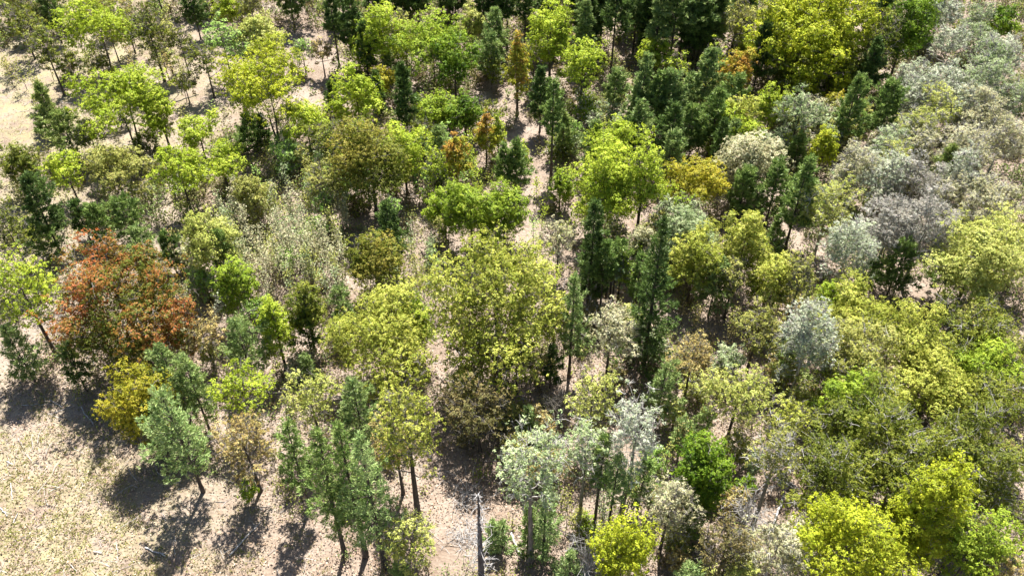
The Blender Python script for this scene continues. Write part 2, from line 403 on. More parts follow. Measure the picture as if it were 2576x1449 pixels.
def plant(code, pal, tx, ty, by, w, label, seed, group=None):
    if code in 'DSW' and w < 135 and not group: by = ty + max(by - ty, min(1.55 * w, (by - ty) * 1.4))
    name, cat, grp = KIND[code]
    g, H, mpp = locate(tx, ty, by)
    W = w * mpp * (1.2 if code in 'PTYN' else 1.08)
    if code in 'DSAWBFUO': H = max(H - .30 * min(W / 2, H * .35), H * .6)
    far = mpp > .045
    if code == 'D': me = broadleaf(seed, H, W, mpp, pal, (.03 if pal == 'rust' else .04) if W > 9 else .17, 2.2 if pal == 'rust' else (1.5 if W > 9 else 1.05), 'dark', 3, .22 if pal == 'rust' else .3, leaf=2.3 if W > 9 else 1.8)
    elif code == 'O': me = broadleaf(seed, H, W, mpp, pal, .15, .62, 'grey', 7, .35, leaf=1.9)
    elif code == 'F': me = broadleaf(seed, H, W, mpp, pal, .36, .8, 'dark', 3, .4, stems=2 if W > 6 else 1)
    elif code == 'U': me = broadleaf(seed, H, W, mpp, pal, .05, 1.5, 'dark', 2, .15)
    elif code == 'C': me = broadleaf(seed, H, W, mpp, pal, .16, .9, 'dark', 2, .15, form='cone')
    elif code == 'S': me = broadleaf(seed, H, W, mpp, pal, .34, .38, 'dark' , 5, .35, leaf=2.0)
    elif code == 'A': me = broadleaf(seed, H, W, mpp, pal, .46, .27, 'grey', 5, .45, leaf=2.0)
    elif code == 'W': me = broadleaf(seed, H, W, mpp, pal, .25, .5, 'pale', 10, .3, leaf=1.45)
    elif code == 'B': me = broadleaf(seed, H, W, mpp, pal, .05, .6, 'grey', 3, .3, stems=5, leaf=2.0)
    elif code == 'P': me = pine(seed, H, W, mpp, pal, .3)
    elif code == 'T': me = pine(seed, H, W, mpp, pal, .5)
    elif code == 'N': me = pine(seed, H, W, mpp, pal, .12, slim=True)
    elif code == 'Y': me = pine(seed, H, W, mpp, pal, .06)
    elif code == 'X': me = bare(seed, H, W, mpp, 'dead', snag=True)
    elif code == 'Z': me = bare(seed, H, W, mpp, 'dead' if pal == 'grey' else 'grey', shrub=True)
    elif code == 'L': me = sapling(seed, H, W, mpp, pal, .45, 'grey')
    elif code == 'K': me = pine(seed, H, W, mpp, pal, .27)
    root = bpy.data.objects.new(name, None); root.empty_display_size = .5; scene.collection.objects.link(root)
    root.location = g; root.rotation_euler = (0, 0, (seed * 2.399) % 6.283 if code not in 'X' else 0)
    root['label'] = label; root['category'] = cat
    if group or grp: root['group'] = group or grp
    assert group or label not in SEEN, label
    SEEN.add(label)
    for m in me:
        if m is not None: link(m.name.split('.')[0], m, root)
    return root

exec_trees = """
# top band, clearing side
F yg 205 -14 192 172 | tall bright yellow-green tree with dark trunk standing behind the forked tree on the pale slope
F yg 268 156 382 210 | yellow-green tree with a trunk forking low, crown spread wide over the open pale slope
F yel 640 92 386 205 | big golden yellow tree with thick dark bole between the slope and the pine wood
D pale 640 10 140 120 | pale cream-yellow round tree directly behind the big golden yellow tree
S ltg 540 26 195 95 | light green feathery tree with shining top beside the pale round tree
S olv 500 98 246 85 | cluster-stemmed olive tree with several thin trunks beside the golden yellow tree
S olv 348 -10 206 90 | spindly olive tree with one long leaning dark trunk on the pale slope
S olt 388 28 190 70 | thin tan-green tree touching the long leaning trunk on the slope
P dpine 468 -40 100 62 | dark ragged pine throwing a black shadow at the slope's upper rim
S olv 22 -10 150 100 | olive leafed tree in the upmost corner of the pale slope
S olv 86 50 240 80 | thin olive tree with slender bare pole trunk near the corner of the slope
P dpine 98 -40 110 42 | narrow dark pine showing between olive trees near the slope's corner
B olv 158 120 200 64 | olive bush at the foot of the tall bright yellow-green tree, on its clearing side
B olv 238 118 198 60 | olive bush at the foot of the tall bright yellow-green tree, on its wood side
Y ypine 92 208 332 56 | slim yellow-tinged young pine alone on the pale open slope
P ypine 148 284 405 108 | grey-green thin pine with bare double stem in front of the lone young pine
S olv 205 288 382 80 | scrubby olive tree hugging the shadowed side of the grey-green thin pine
F yg 142 378 505 100 | small round yellow-green tree in front of the grey-green thin pine
F olt 262 364 505 138 | olive-yellow spreading tree with slanting trunk below the forked slope tree
F yg 425 355 532 118 | leafy lime-yellow tree in the row in front of the forked slope tree
F yg 482 278 402 105 | open yellow-green tree standing between forked slope tree and golden yellow tree
F yg 540 354 490 118 | lime-yellow tree with slim dark stem nearest the thicket of saplings
Y pine 618 286 375 64 | bushy green young pine at the foot of the golden yellow tree
Y dpine 652 290 368 30 | tiny dark pine squeezed beside the bushy young pine
D olv 14 348 490 88 | olive tree with black trunk cut by the frame, beside the small round tree
D yg 376 214 368 85 | slender yellow-green tree leaning out of the forked slope tree's shade
S olv 402 288 362 44 | twiggy little olive tree under the forked slope tree
F yg 758 250 388 128 | bright yellow-green tree leaning toward the path thicket in front of the golden yellow tree
Y dpine 830 206 280 38 | little dark pine beside the bright yellow tree clump at the wood's edge
S ltg 752 86 186 56 | ghostly pale green sapling tree on bare ground behind the golden yellow tree
S tan 800 84 192 58 | pinkish tan sapling tree casting a small shadow behind the golden yellow tree
T dpine 824 -30 168 48 | slim dark pine with long bare trunk at the wood's open corner
P dpine 716 -70 72 76 | dark pine making the black shadow behind the pale cream-yellow round tree
S olv 302 16 132 70 | hazy olive tree beside the tall bright yellow-green tree's top
S olt 262 46 156 50 | whip-thin tan tree between the tall bright tree and the spindly olive tree
D yg 562 -34 62 76 | bright green tree top peeping over the feathery light green tree
D olt 612 -46 60 62 | dull tan-green tree behind the feathery light green tree
S olv 440 60 190 60 | thin olive-brown tree standing over the black shadow of the ragged pine
S ltg 590 60 210 70 | soft light green tree squeezed between the feathery tree and the golden yellow one
S olv 450 165 262 60 | low olive tree beside the cluster-stemmed tree
S pale 395 100 215 60 | faded cream sapling tree on the slope behind the forked tree
# top band, middle
D yg 945 -6 132 132 | round lime tree topmost of the lime clump, beside the dark wood edge pine
S olt 1012 24 165 82 | tan-green see-through tree between two dense lime trees
F grn 1085 20 216 168 | largest fresh green tree of the lime clump with slender dark trunk showing
D brt 1138 68 262 98 | deeper green tree shading the path side of the lime clump
D pale 1187 4 136 68 | cream-yellow lollipop tree rising before the dark pine wood
P bpine 1250 26 178 60 | blue-green pine beside the cream-yellow lollipop tree
P bpine 1236 84 214 70 | nearer blue-green pine in front of the cream-yellow lollipop tree
B olv 1243 136 224 52 | dark olive bush at the far end of the path
C org 1302 80 286 64 | narrow pointed orange tree beside the sandy path
D yg 1390 -30 216 112 | tall lime-green tree with straight trunk behind the narrow orange tree
F yg 1472 72 302 100 | yellow-green tree with reddish tip standing against the dark pines
P dpine 1362 170 328 46 | black-green pine in shade beneath the tall lime-green tree
T pine 1395 202 450 46 | lone slim pine with long bare trunk in the path gap
P dpine 1010 162 374 60 | tall blue-black pine in the lime thicket beside the deeper green tree
N dpine 943 184 294 20 | pencil-thin dark pine beside the tall blue-black pine
P dpine 880 -14 172 62 | dark wood edge pine beside the topmost lime tree
P dpine 910 60 200 52 | second dark pine in front of the wood edge pine
Y bpine 972 130 198 44 | pale blue-green young pine at the foot of the lime clump
D yg 885 160 292 122 | lime-yellow tree in front of the dark wood edge pines
D gold 957 164 262 54 | small orange-gold tree behind the pencil-thin pine
D rol 910 264 548 178 | large olive-brown budding oak in the middle of the lime thicket
D yg 1005 298 486 110 | bright lime tree draped on the path side of the olive-brown oak
D grn 1080 216 342 88 | fresh green tree below the largest fresh green tree
D brt 1165 230 346 82 | vivid green sapling tree on the path's shaded edge
Y bpine 1098 320 424 64 | soft blue-green young pine beside the orange-topped tree in the thicket
D org 1142 334 482 68 | orange-topped tree in the thicket beside the soft young pine
C org 1221 278 418 56 | pointed orange-tipped tree with visible dark stem beside the path
C yg 1253 282 402 38 | slim yellow-green spire tree touching the orange-tipped tree
P pine 1270 368 482 52 | dark green pine of the pair at the path bend, the smaller one
P pine 1298 360 492 66 | dark green pine of the pair at the path bend, the wider one
D yg 1312 352 440 44 | thin lime tree behind the pair of pines at the path bend
D yg 1535 328 606 160 | big light lime tree in front of the pine belt
D yg 1552 284 450 108 | lime tree rising behind the big light lime tree
F yg 1634 334 616 112 | light lime tree with long forked trunk beside the big light lime tree
P bpine 1625 140 332 62 | tall blue-green pine in the belt behind the light lime trees
P bpine 1690 178 342 90 | widest blue-green pine in the belt behind the light lime trees
P bpine 1606 222 342 56 | lower blue-green pine under the tall one in the belt
P bpine 1550 178 292 60 | separate small blue-green pine beside the black shadow gap
T dpine 1556 -44 182 92 | massive dark pine with drooping sprays at the wood's front
P bpine 1476 2 182 62 | blue-green pine behind the reddish-tipped yellow-green tree
D yg 1635 96 202 56 | small lime tree in the dark wood behind the tall belt pine
D yg 1666 94 194 60 | second small lime tree in the dark wood, nearer the grey twiggy tree
S grey 1690 0 132 72 | grey twiggy tree inside the dark pine wood
T dpine 1716 -70 182 62 | dark straight pine between the grey twiggy tree and the blue-green pines
T dpine 1040 -66 92 58 | dark pine crown behind the round lime tree
T dpine 1120 -74 92 60 | dark pine behind the largest fresh green tree
T dpine 1215 -64 112 56 | dark pine behind the cream-yellow lollipop tree
T dpine 1275 -54 122 54 | tall dark pine pole behind the orange tree
T dpine 1322 -46 128 52 | dark pine pole behind the tall lime-green tree
T dpine 1450 -70 110 60 | dark pine crown above the reddish-tipped tree
T dpine 1640 -64 96 60 | dark pine behind the small lime trees of the dark wood
S ltg 1446 298 384 46 | silvery-green little tree at the lone slim pine's elbow
S sgr 1496 280 356 50 | grey-green bush-like tree before the separate small pine
P dpine 1702 268 432 80 | dark pine shading the back of the gold tree
Y ypine 1420 288 404 60 | yellowish young pine just behind the lone slim pine
C grn 1412 428 524 70 | small bright bushy tree at the foot of the lone slim pine
P dpine 1590 300 420 55 | dark pine tucked behind the big light lime tree
# top band, wood side
D yel 2078 -70 205 292 | enormous egg-yolk yellow crown overtopping the dark wood
D yel 1938 28 152 50 | small yellow outlier tree beside the enormous yellow crown
D brt 2320 -44 215 112 | bright grass-green tree between the enormous yellow crown and the silver grove
S olv 2252 8 236 104 | dull olive tree with leaning dark trunk beside the bright grass-green tree
W sil 2392 -34 132 90 | silver tree top at the upper edge behind the bright grass-green tree
W sil 2412 52 184 92 | silver tree second in line from the upper edge along the grass-green tree
W sgr 2476 48 172 82 | pale sage tree between silver crowns at the wood's far corner
W sil 2406 144 294 112 | broad silver tree in front of the sage crown
W sgr 2482 -6 122 72 | faded sage tree behind the vivid corner tree
D brt 2542 2 114 78 | vivid green tree alone among the silver crowns in the far corner
W sil 2548 70 205 94 | whitish tree below the vivid corner tree
W sgr 2510 128 294 124 | light sage-green tree in the silver grove's edge
W sgr 2572 190 334 94 | grey-green tree cut by the frame, within the silver grove
W sil 2326 176 334 84 | silver-white tree at the inner edge of the grove against dark wood
W pale 2390 194 364 112 | cream-topped tree beside the silver-white inner tree
W cream 2502 204 384 124 | buff cream tree filling the middle of the silver grove
W cream 2332 294 444 104 | grey-buff tree above the yellow spire's pale neighbours
W cream 2460 294 474 124 | pinkish-grey tree with white limbs in the silver grove
W cream 2558 278 434 112 | grey-buff tree at the frame below the grey-green one
W cream 2180 344 526 112 | grey-cream tree with white forked limbs beside the yellow spire
W pale 2276 338 506 92 | primrose tinted tree behind the lilac-grey tree
W sil 2250 370 548 112 | silver-grey tree with white trunk between primrose and grey-cream trees
W grey 2330 380 548 112 | lilac-grey leafless looking tree before the hidden pine
W pale 2112 440 642 142 | pale lemon tree below the grey-cream tree with forked limbs
W cream 2532 428 606 134 | cream tree beneath the grey-buff frame tree
Y ypine 2400 366 506 84 | dark olive pine hidden in the silver grove
W cream 2420 420 560 100 | dusty buff tree in front of the hidden grove pine
P pine 2166 194 388 76 | ragged pine with leaning bole near the silver grove's edge
P pine 2256 206 374 92 | full green pine touching the silver-white inner tree
D yel 2140 174 272 58 | small yellow tree lit against the dark wood
D gold 2112 224 314 58 | dusky gold sapling tree under the small yellow one
D yg 1958 203 344 76 | dense lime tree in front of the wood's dark trunks
S sgr 2030 212 394 104 | grey-green willowy tree beside the dense lime tree
D org 1864 120 264 96 | orange and yellow tree in front of the dark wood
P pine 1862 192 324 68 | green pine covering the orange tree's foot
P pine 1812 228 394 74 | tall slim pine in front of the orange tree
D lty 1880 230 394 76 | creamy lemon tree between slim pine and dense lime tree
D yg 1868 268 404 100 | lime tree bushing out beneath the creamy lemon tree
D cream 1906 314 508 152 | large cream flowering tree in front of the lime and lemon trees
C yel 2092 312 446 70 | yellow spire tree before the grey-cream forked tree
S yg 1988 330 408 34 | small scattered lime sapling tree behind the pine trio
D gold 1766 384 556 150 | rounded old-gold tree beside the light lime tree with forked trunk
P bpine 1738 194 304 62 | blue-green pine of the wood front beside the widest belt pine
P bpine 1790 124 288 70 | blue-green pine with bare stem in front of the dark trunks
P pine 1742 268 404 82 | pine between the belt and the tall slim pine
P pine 1882 428 566 84 | pine trio member under the cream flowering tree
P pine 1966 410 572 82 | middle pine of the trio below the yellow spire
P pine 2040 396 624 92 | dark pine of the trio with long trunk, nearest the pale lemon tree
Y pine 2016 338 424 58 | green young pine behind the trio
T bpine 1750 -44 164 82 | big blue-green pine at the upper edge of the dark wood
T dpine 1815 -74 138 60 | dark pine with black pole trunk in the wood's upper edge
S olt 1880 -24 172 92 | tan-olive see-through tree in the dark wood beside the enormous yellow crown
D yg 1882 84 152 38 | little lime tree inside the dark wood
Y bpine 2072 68 218 48 | narrow blue-green pine standing in front of the enormous yellow crown
D olv 2010 116 206 86 | shaded olive tree under the enormous yellow crown
D olv 2150 110 232 90 | dim olive tree under the wood-side half of the enormous yellow crown
S sgr 2086 262 364 62 | sage shrub tree beside the dusky gold sapling
P dpine 1930 60 232 60 | dark pine behind the dense lime tree
P dpine 2210 100 270 60 | dark pine behind the full green pine
# middle band, clearing side
P dpine 62 444 634 92 | leaning dark pine with long exposed bole above the red maple
P pine 76 564 668 86 | small flat-topped pine beside the leaning dark pine
S yg 0 628 896 172 | sparse yellow tree with long bare slanting trunk beside the red maple
S olv -20 500 706 90 | olive tree at the frame beside the flat-topped pine
P bpine 12 828 962 96 | blue-green pine in the corner shade below the slanting trunk
D rust 240 604 914 330 | giant rust-red and olive maple at the clearing's edge
P dpine 185 506 602 60 | dark narrow pine at the end of the pine row behind the red maple
P pine 232 520 617 80 | green pine in the row behind the red maple
P pine 302 500 612 92 | widest pine in the row behind the red maple
P bpine 340 574 692 92 | blue-green pine touching the red maple's crown
P dpine 410 590 694 60 | dark pointed pine at the wood end of the row behind the red maple
D pale 498 518 672 130 | cream-gold round tree in front of the lime-yellow row
P pine 543 582 722 62 | pine rising from the pale thicket beside the cream-gold tree
D grn 566 640 816 95 | shaded green tree in front of the thicket pine
Z pink 456 708 788 64 | pink flowering shrub beside the red maple
S sil 552 735 824 52 | silvery sapling tree in front of the shaded green tree
S tan 492 788 884 92 | tan twiggy small tree between red maple and fluffy pine
C yg 668 738 928 86 | upright bright lime tree near the middle of the pale thicket
D olv 752 706 882 90 | olive-gold tree behind the short dark pine
P dpine 758 778 894 70 | short dark blue pine beside the upright lime tree
P bpine 590 806 966 120 | fluffy blue-green pine with dark heart
P bpine 402 872 1064 112 | soft pine beside the gold tree, nearer the maple
P bpine 456 898 1084 112 | soft pine beside the gold tree, nearer the fluffy pine
P dpine 158 868 984 66 | thin dark pine in shade at the clearing's corner
D gold 308 918 1138 145 | bright gold round tree at the clearing's edge
S yg 590 912 1094 146 | loose lime tree in front of the fluffy pine
Y bpine 768 894 962 50 | pale young pine tip beside the loose lime tree
S pale 760 924 1088 132 | tan-yellow open tree behind the pine clump
P bpine 853 722 834 60 | blue-green pine behind the broad lemon tree
D olt 620 430 560 90 | dull yellow tree at the back rim of the pale thicket
S olt 800 400 560 90 | olive-tan tree between thicket and olive-brown oak
# middle band, centre
D rol 926 568 764 150 | olive-orange tree in front of the olive-brown oak
P dpine 972 508 684 64 | dark pine behind the olive-orange tree
D grn 1180 440 584 122 | fresh green tree of the sapling wood behind the great oak
D grn 1268 452 582 110 | fresh green tree next to the path behind the great oak
D grn 1112 462 574 92 | fresh green tree nearest the dark pine in the sapling wood
Y dpine 1222 512 604 56 | dark pine top peeping over the great oak
D lty 1244 566 950 322 | great spreading lemon-green oak in the middle of the wood
D lty 946 752 972 272 | broad lemon tree in front of the olive-orange tree
D grn 1032 732 902 92 | green tree joining the broad lemon tree and the path
S cream 1408 542 692 86 | cream twiggy tree on the path side behind the great oak
N dpine 1500 504 758 70 | tall slim dark pine beside the cream twiggy tree
T pine 1525 614 782 76 | pine of the close pair with bare poles, nearer the slim dark pine
T pine 1557 604 762 62 | pine of the close pair with bare poles, nearer the tallest dark pine
Y dpine 1676 544 908 120 | tallest dark pine of the wood, branched low, beside the cream-pink budding tree
P bpine 1448 698 946 66 | light blue-green pine with long trunk beside the great oak
S lty 1396 744 932 96 | lemon skirt tree at the wood side of the great oak
S cream 1546 758 958 132 | cream-pink budding tree in front of the close pine pair
D cream 1620 562 704 72 | cream round tree behind the tallest dark pine
P dpine 1388 878 978 52 | dark small pine at the great oak's foot
S pale 1500 928 1064 122 | faded lemon bushy tree in front of the cream-pink budding tree
P bpine 1676 916 1064 98 | open blue-green pine in front of the tallest pine's shadow
P pine 1616 640 784 60 | pine close against the tallest dark pine's trunk
S olv 1300 850 985 90 | thin olive tree under the great oak's skirt
S brn 1240 800 960 200 | brown-olive undergrown tree in the great oak's shade
# middle band, wood side
D sgr 1736 494 642 122 | soft sage-green tree under the old-gold tree
D lty 1766 564 764 132 | lemon tree beside the tallest dark pine
D lty 1892 530 744 114 | upright lemon tree with knotty top behind the sunlit gap
Y pine 1958 546 642 52 | grass-green pine between lemon tree and the pine trio
D lty 1962 618 792 122 | lemon tree beside the leaf-strewn gap, under the grass-green pine
P bpine 1812 658 794 96 | blue-green pine between the lemon trees
W sil 2166 534 744 144 | white-limbed silver tree with bare lower branches
W grey 2280 470 704 132 | ash-grey tree behind the white-limbed silver tree
W grey 2378 464 724 142 | grey-tan tree with pale yellow fringe beside the ash-grey one
W pale 2432 518 644 72 | pale yellow tree edging the grey-tan tree
P pine 2286 608 754 92 | sunlit pine under the ash-grey tree
P pine 2200 648 744 72 | shadowy pine under the white-limbed silver tree
D pale 2512 548 806 222 | wide pale gold tree at the frame below the cream grove
D pale 2574 506 724 142 | pale gold tree behind the wide one at the frame
P pine 2406 640 744 72 | pine hiding beside the wide pale gold tree
D grn 2110 704 804 82 | grass-green small tree behind the silver crown with slanting trunk
W sil 2076 738 1002 122 | silver tree with long slanting grey trunk
D lty 2196 718 904 172 | lemon-olive tree beside the silver tree with slanting trunk
O olt 2200 800 1006 192 | olive drab tree in front of the lemon-olive tree
D lty 2346 768 964 164 | lemon tree between the leaf-strewn gap and the dark olive trees
O olv 2472 748 934 192 | dark olive tree below the wide pale gold tree
D grn 2548 848 1016 162 | dark green-olive tree at the frame under the dark olive one
D lty 2380 904 1066 194 | domed light lemon tree with small fan of dark limbs
S tan 1756 838 988 112 | tan-gold twiggy tree in the sunlit gap
S olt 1930 750 904 118 | pale olive tree facing the sunlit gap
S olt 2036 630 850 74 | thin olive tree with slanting twin poles
S pale 1882 914 1110 182 | faded yellow tree with dark slender trunk near the vivid green tree
B rust 2056 964 1018 52 | rust-red leafed bush in the shade of the slanting silver tree
P ypine 2002 850 964 92 | olive-green pine beside the slanting grey trunk
S olt 1860 640 800 80 | tan-green tree in front of the upright lemon tree
# front band, clearing side
P lpine 402 984 1238 138 | leaning pine on the clearing's edge with bent bare trunk
P pine 372 1018 1154 72 | short pine half hidden by the leaning clearing pine
S tan 584 1030 1218 132 | half-leafed tan-yellow tree with gnarled trunk near the clearing
B grn 612 1204 1268 46 | small green bush at the gnarled tree's foot
P pine 718 1066 1278 98 | outermost pine of the front clump, beside the gnarled tree
P pine 788 1084 1392 102 | pine of the front clump with slanting bole reaching the open litter
P pine 846 1066 1394 100 | central dark pine of the front clump
P lpine 902 1092 1424 132 | nearest light green pine of the front clump, beside the sparse yellow tree
P bpine 886 956 1154 112 | rounded pine behind the front clump
S lty 1002 928 1308 156 | sparse yellow tree with long crooked dark trunk beside the pine clump
S tan 985 1050 1186 126 | thin tan tree under the sparse yellow tree
S pale 1026 1288 1466 122 | straw-coloured see-through tree in front of the pine clump
Y pine 1003 1388 1468 42 | tiny green pine in the straw-coloured tree
# front band, centre
S brn 1200 958 1134 172 | brown withered tree in the great oak's shadow
Z pink 1400 984 1068 62 | pinkish bare shrub behind the aspens
Y lpine 1330 1020 1114 56 | fresh green young pine behind the nearest aspen
A asp 1345 1046 1408 162 | aspen with widest crown and tall pale trunk beside the sunny opening
A asp 1482 1056 1304 122 | middle aspen with forked upper trunk
T pine 1522 1096 1318 62 | dark thin-trunked pine between the two taller aspens
A sil 1612 984 1306 124 | tall silvery aspen with white bare side limbs
P pine 1626 1158 1292 86 | sunlit pine behind the silvery aspen's trunk
T lpine 1556 1148 1344 62 | light pine with dark pole between middle and silvery aspens
Y lpine 1376 1208 1402 66 | light young pine beside the nearest aspen's trunk
Y pine 1330 1268 1394 50 | dark young pine behind the nearest aspen's trunk
X grey 1201 1236 1482 92 | tall dead snag with white broken branches in the sunny opening
Y lpine 1237 1314 1376 42 | little pine of the pair behind the dead snag, nearer the snag
Y lpine 1263 1314 1376 42 | little pine of the pair behind the dead snag, nearer the aspen
D ely 1582 1300 1486 146 | bright yellow-gold tree at the bottom in front of the aspens
Z grey 1488 1358 1464 70 | pale grey bare shrub beside the bright yellow-gold bottom tree
Y lpine 1436 1390 1474 66 | soft light pine at the bottom beside the pale grey bare shrub
B grn 1480 1300 1352 46 | low green bush at the foot of the middle aspen
# front band, wood side
U brt 1798 1086 1310 126 | vivid emerald tree, the greenest crown in the front of the wood
B brt 1884 1194 1252 52 | vivid green bush beside the emerald tree
A olt 1990 1050 1332 112 | leaning grey tree with long dark trunk beside the fallen logs
S lty 2010 998 1154 102 | lemon-olive tree behind the leaning grey tree
Z grey 1898 1238 1332 72 | bleached dead branches at the foot of the leaning grey tree
O olv 2130 1012 1184 132 | olive tree facing the domed lemon tree's trunk
O olv 2262 988 1224 232 | wide olive tree in front of the domed lemon tree
D lty 2256 978 1104 92 | lemon-topped tree peeping behind the wide olive tree
O olv 2142 1108 1334 202 | twiggy olive tree nearest the fallen logs
O olv 2292 1128 1334 164 | grey-twigged olive tree above the yellow crowns
O olv 2482 1008 1254 192 | deep olive tree beside the domed lemon tree at the wood's thick corner
O olv 2544 928 1104 172 | deep olive tree at the frame below the green-olive one
O olv 2544 1138 1354 144 | deep olive tree at the frame above the bottom green tree
D ely 2428 1142 1434 132 | tall electric yellow tree with dark bole near the bottom corner
D ely 2372 1222 1444 150 | electric yellow tree leaning on the tall one
D ely 2206 1246 1484 252 | wide mustard yellow tree at the bottom edge
D grn 2512 1298 1484 164 | dark bright-green tree in the bottom corner
S tan 2562 1396 1506 94 | tan cream bush tree in the very bottom corner
W cream 1976 1318 1484 184 | cream frothy tree at the bottom beside the mustard yellow one
S brn 1850 1308 1464 122 | brown-olive shrubby tree in front of the emerald tree
S cream 1702 1200 1394 122 | cream budding tree beside the emerald tree's shaded side
D pale 1872 1414 1502 114 | pale lemon tree cropped by the bottom edge
Y pine 1752 1258 1364 62 | green young pine in front of the emerald tree
P bpine 1726 1058 1154 66 | blue-green small pine behind the emerald tree
P bpine 1780 1036 1106 60 | blue-green pine tip above the emerald tree
D grn 2172 934 1094 132 | shaded green tree behind the olive tree
Y lpine 1742 1416 1506 92 | light pine cropped by the bottom edge beside the pale lemon tree
"""
for i, ln in enumerate(x for x in exec_trees.strip().splitlines() if x.strip() and not x.startswith('#')):
    f, label = ln.split('|'); code, pal, tx, ty, by, w = f.split()
    plant(code, pal, float(tx), float(ty), float(by), float(w), label.strip(), 100 + i)
# ------------------------------------------------------------------ ground
def ground():
    c = np.concatenate([-np.geomspace(2500, 85, 16), np.linspace(-80, 80, 161), np.geomspace(85, 2500, 16)])
    X, Y = np.meshgrid(c, c + 60, indexing='xy')
    rng = np.random.default_rng(5)
    Z = np.zeros_like(X)
    for k in range(14):
        f = rng.uniform(.08, .9); a = rng.uniform(0, 6.28); Z += .035 / (.5 + f) * np.sin(f * (X * math.cos(a) + Y * math.sin(a)) + rng.uniform(0, 6.28))
    V = np.stack([X, Y, Z - .06], -1).reshape(-1, 3); n = len(c)
    i = np.arange(n * n).reshape(n, n)
    F = np.stack([i[:-1, :-1], i[:-1, 1:], i[1:, 1:], i[1:, :-1]], -1).reshape(-1, 4)
    m, N, l = new_mat("forest_floor")
    out = N.new("ShaderNodeOutputMaterial"); bs = N.new("ShaderNodeBsdfPrincipled"); bs.inputs['Roughness'].default_value = .95
    bs.inputs['Specular IOR Level'].default_value = .15
    tc = N.new("ShaderNodeTexCoord")
    vo = N.new("ShaderNodeTexVoronoi"); vo.inputs['Scale'].default_value = 5.5; l.new(tc.outputs['Object'], vo.inputs['Vector'])
    sep = N.new("ShaderNodeSeparateColor"); l.new(vo.outputs['Color'], sep.inputs[0])
    cr = N.new("ShaderNodeValToRGB"); e = cr.color_ramp.elements
    e[0].position = 0; e[0].color = (.15, .11, .085, 1); e[1].position = 1; e[1].color = (.33, .29, .24, 1)
    x = e.new(.35); x.color = (.215, .172, .135, 1); x = e.new(.7); x.color = (.275, .222, .176, 1)
    l.new(sep.outputs[0], cr.inputs[0])
    n1 = N.new("ShaderNodeTexNoise"); n1.inputs['Scale'].default_value = .16; n1.inputs['Detail'].default_value = 8; n1.inputs['Roughness'].default_value = .65
    l.new(tc.outputs['Object'], n1.inputs['Vector'])
    c2 = N.new("ShaderNodeValToRGB"); c2.color_ramp.elements[0].position = .38; c2.color_ramp.elements[0].color = (.225, .165, .125, 1)
    c2.color_ramp.elements[1].position = .62; c2.color_ramp.elements[1].color = (.36, .295, .245, 1); l.new(n1.outputs['Fac'], c2.inputs[0])
    mx = N.new("ShaderNodeMix"); mx.data_type = 'RGBA'; mx.inputs[0].default_value = .62; l.new(cr.outputs[0], mx.inputs[6]); l.new(c2.outputs[0], mx.inputs[7])
    # thin new grass comes through in the clearing
    n2 = N.new("ShaderNodeTexNoise"); n2.inputs['Scale'].default_value = .55; n2.inputs['Detail'].default_value = 9; n2.inputs['Roughness'].default_value = .75
    l.new(tc.outputs['Object'], n2.inputs['Vector'])
    def spot(cx, cy, r0, r1):
        vm = N.new("ShaderNodeVectorMath"); vm.operation = 'DISTANCE'; l.new(tc.outputs['Object'], vm.inputs[0]); vm.inputs[1].default_value = (cx, cy, 0)
        mr = N.new("ShaderNodeMapRange"); mr.interpolation_type = 'SMOOTHSTEP'; mr.inputs[1].default_value = r0; mr.inputs[2].default_value = r1; mr.inputs[3].default_value = 1; mr.inputs[4].default_value = 0
        l.new(vm.outputs['Value'], mr.inputs[0]); return mr.outputs[0]
    a = spot(-36, 24, 6, 24); b = spot(-62, 80, 18, 42)
    mxm = N.new("ShaderNodeMath"); mxm.operation = 'MAXIMUM'; l.new(a, mxm.inputs[0]); l.new(b, mxm.inputs[1])
    gr = N.new("ShaderNodeMapRange"); gr.inputs[1].default_value = .42; gr.inputs[2].default_value = .6; l.new(n2.outputs['Fac'], gr.inputs[0])
    mu = N.new("ShaderNodeMath"); mu.operation = 'MULTIPLY'; l.new(mxm.outputs[0], mu.inputs[0]); l.new(gr.outputs[0], mu.inputs[1])
    mu2 = N.new("ShaderNodeMath"); mu2.operation = 'MULTIPLY'; mu2.inputs[1].default_value = .75; l.new(mu.outputs[0], mu2.inputs[0])
    g = N.new("ShaderNodeMix"); g.data_type = 'RGBA'; l.new(mu2.outputs[0], g.inputs[0]); l.new(mx.outputs[2], g.inputs[6]); g.inputs[7].default_value = (.32, .30, .15, 1)
    l.new(g.outputs[2], bs.inputs['Base Color'])
    bu = N.new("ShaderNodeBump"); bu.inputs['Strength'].default_value = .5; bu.inputs['Distance'].default_value = .10
    l.new(vo.outputs['Distance'], bu.inputs['Height']); l.new(bu.outputs[0], bs.inputs['Normal']); l.new(bs.outputs[0], out.inputs[0])
    o = link("ground", build_mesh("ground", V, F, m, smooth=True)); o['kind'] = 'structure'
    o['label'] = "forest floor covered in dry tan leaf litter with thin grass in the clearing"
ground()

def scatter(n, rng, y0=19, y1=118):
    """points over the part of the floor the photograph looks at, even on the ground"""
    y = rng.uniform(y0, y1, n * 2); x = rng.uniform(-75, 75, n * 2)
    half = (y * cF + CAM_Z * sF) * 1288 / FPX * 1.08
    k = np.abs(x) < half
    return np.column_stack([x[k], y[k]])[:n]

def stuff(name, V, F, mat, tint, label):
    o = link(name, build_mesh(name, V, F, mat, tint)); o['kind'] = 'stuff'; o['label'] = label; o['category'] = name.replace('_', ' ')

rng = np.random.default_rng(77)
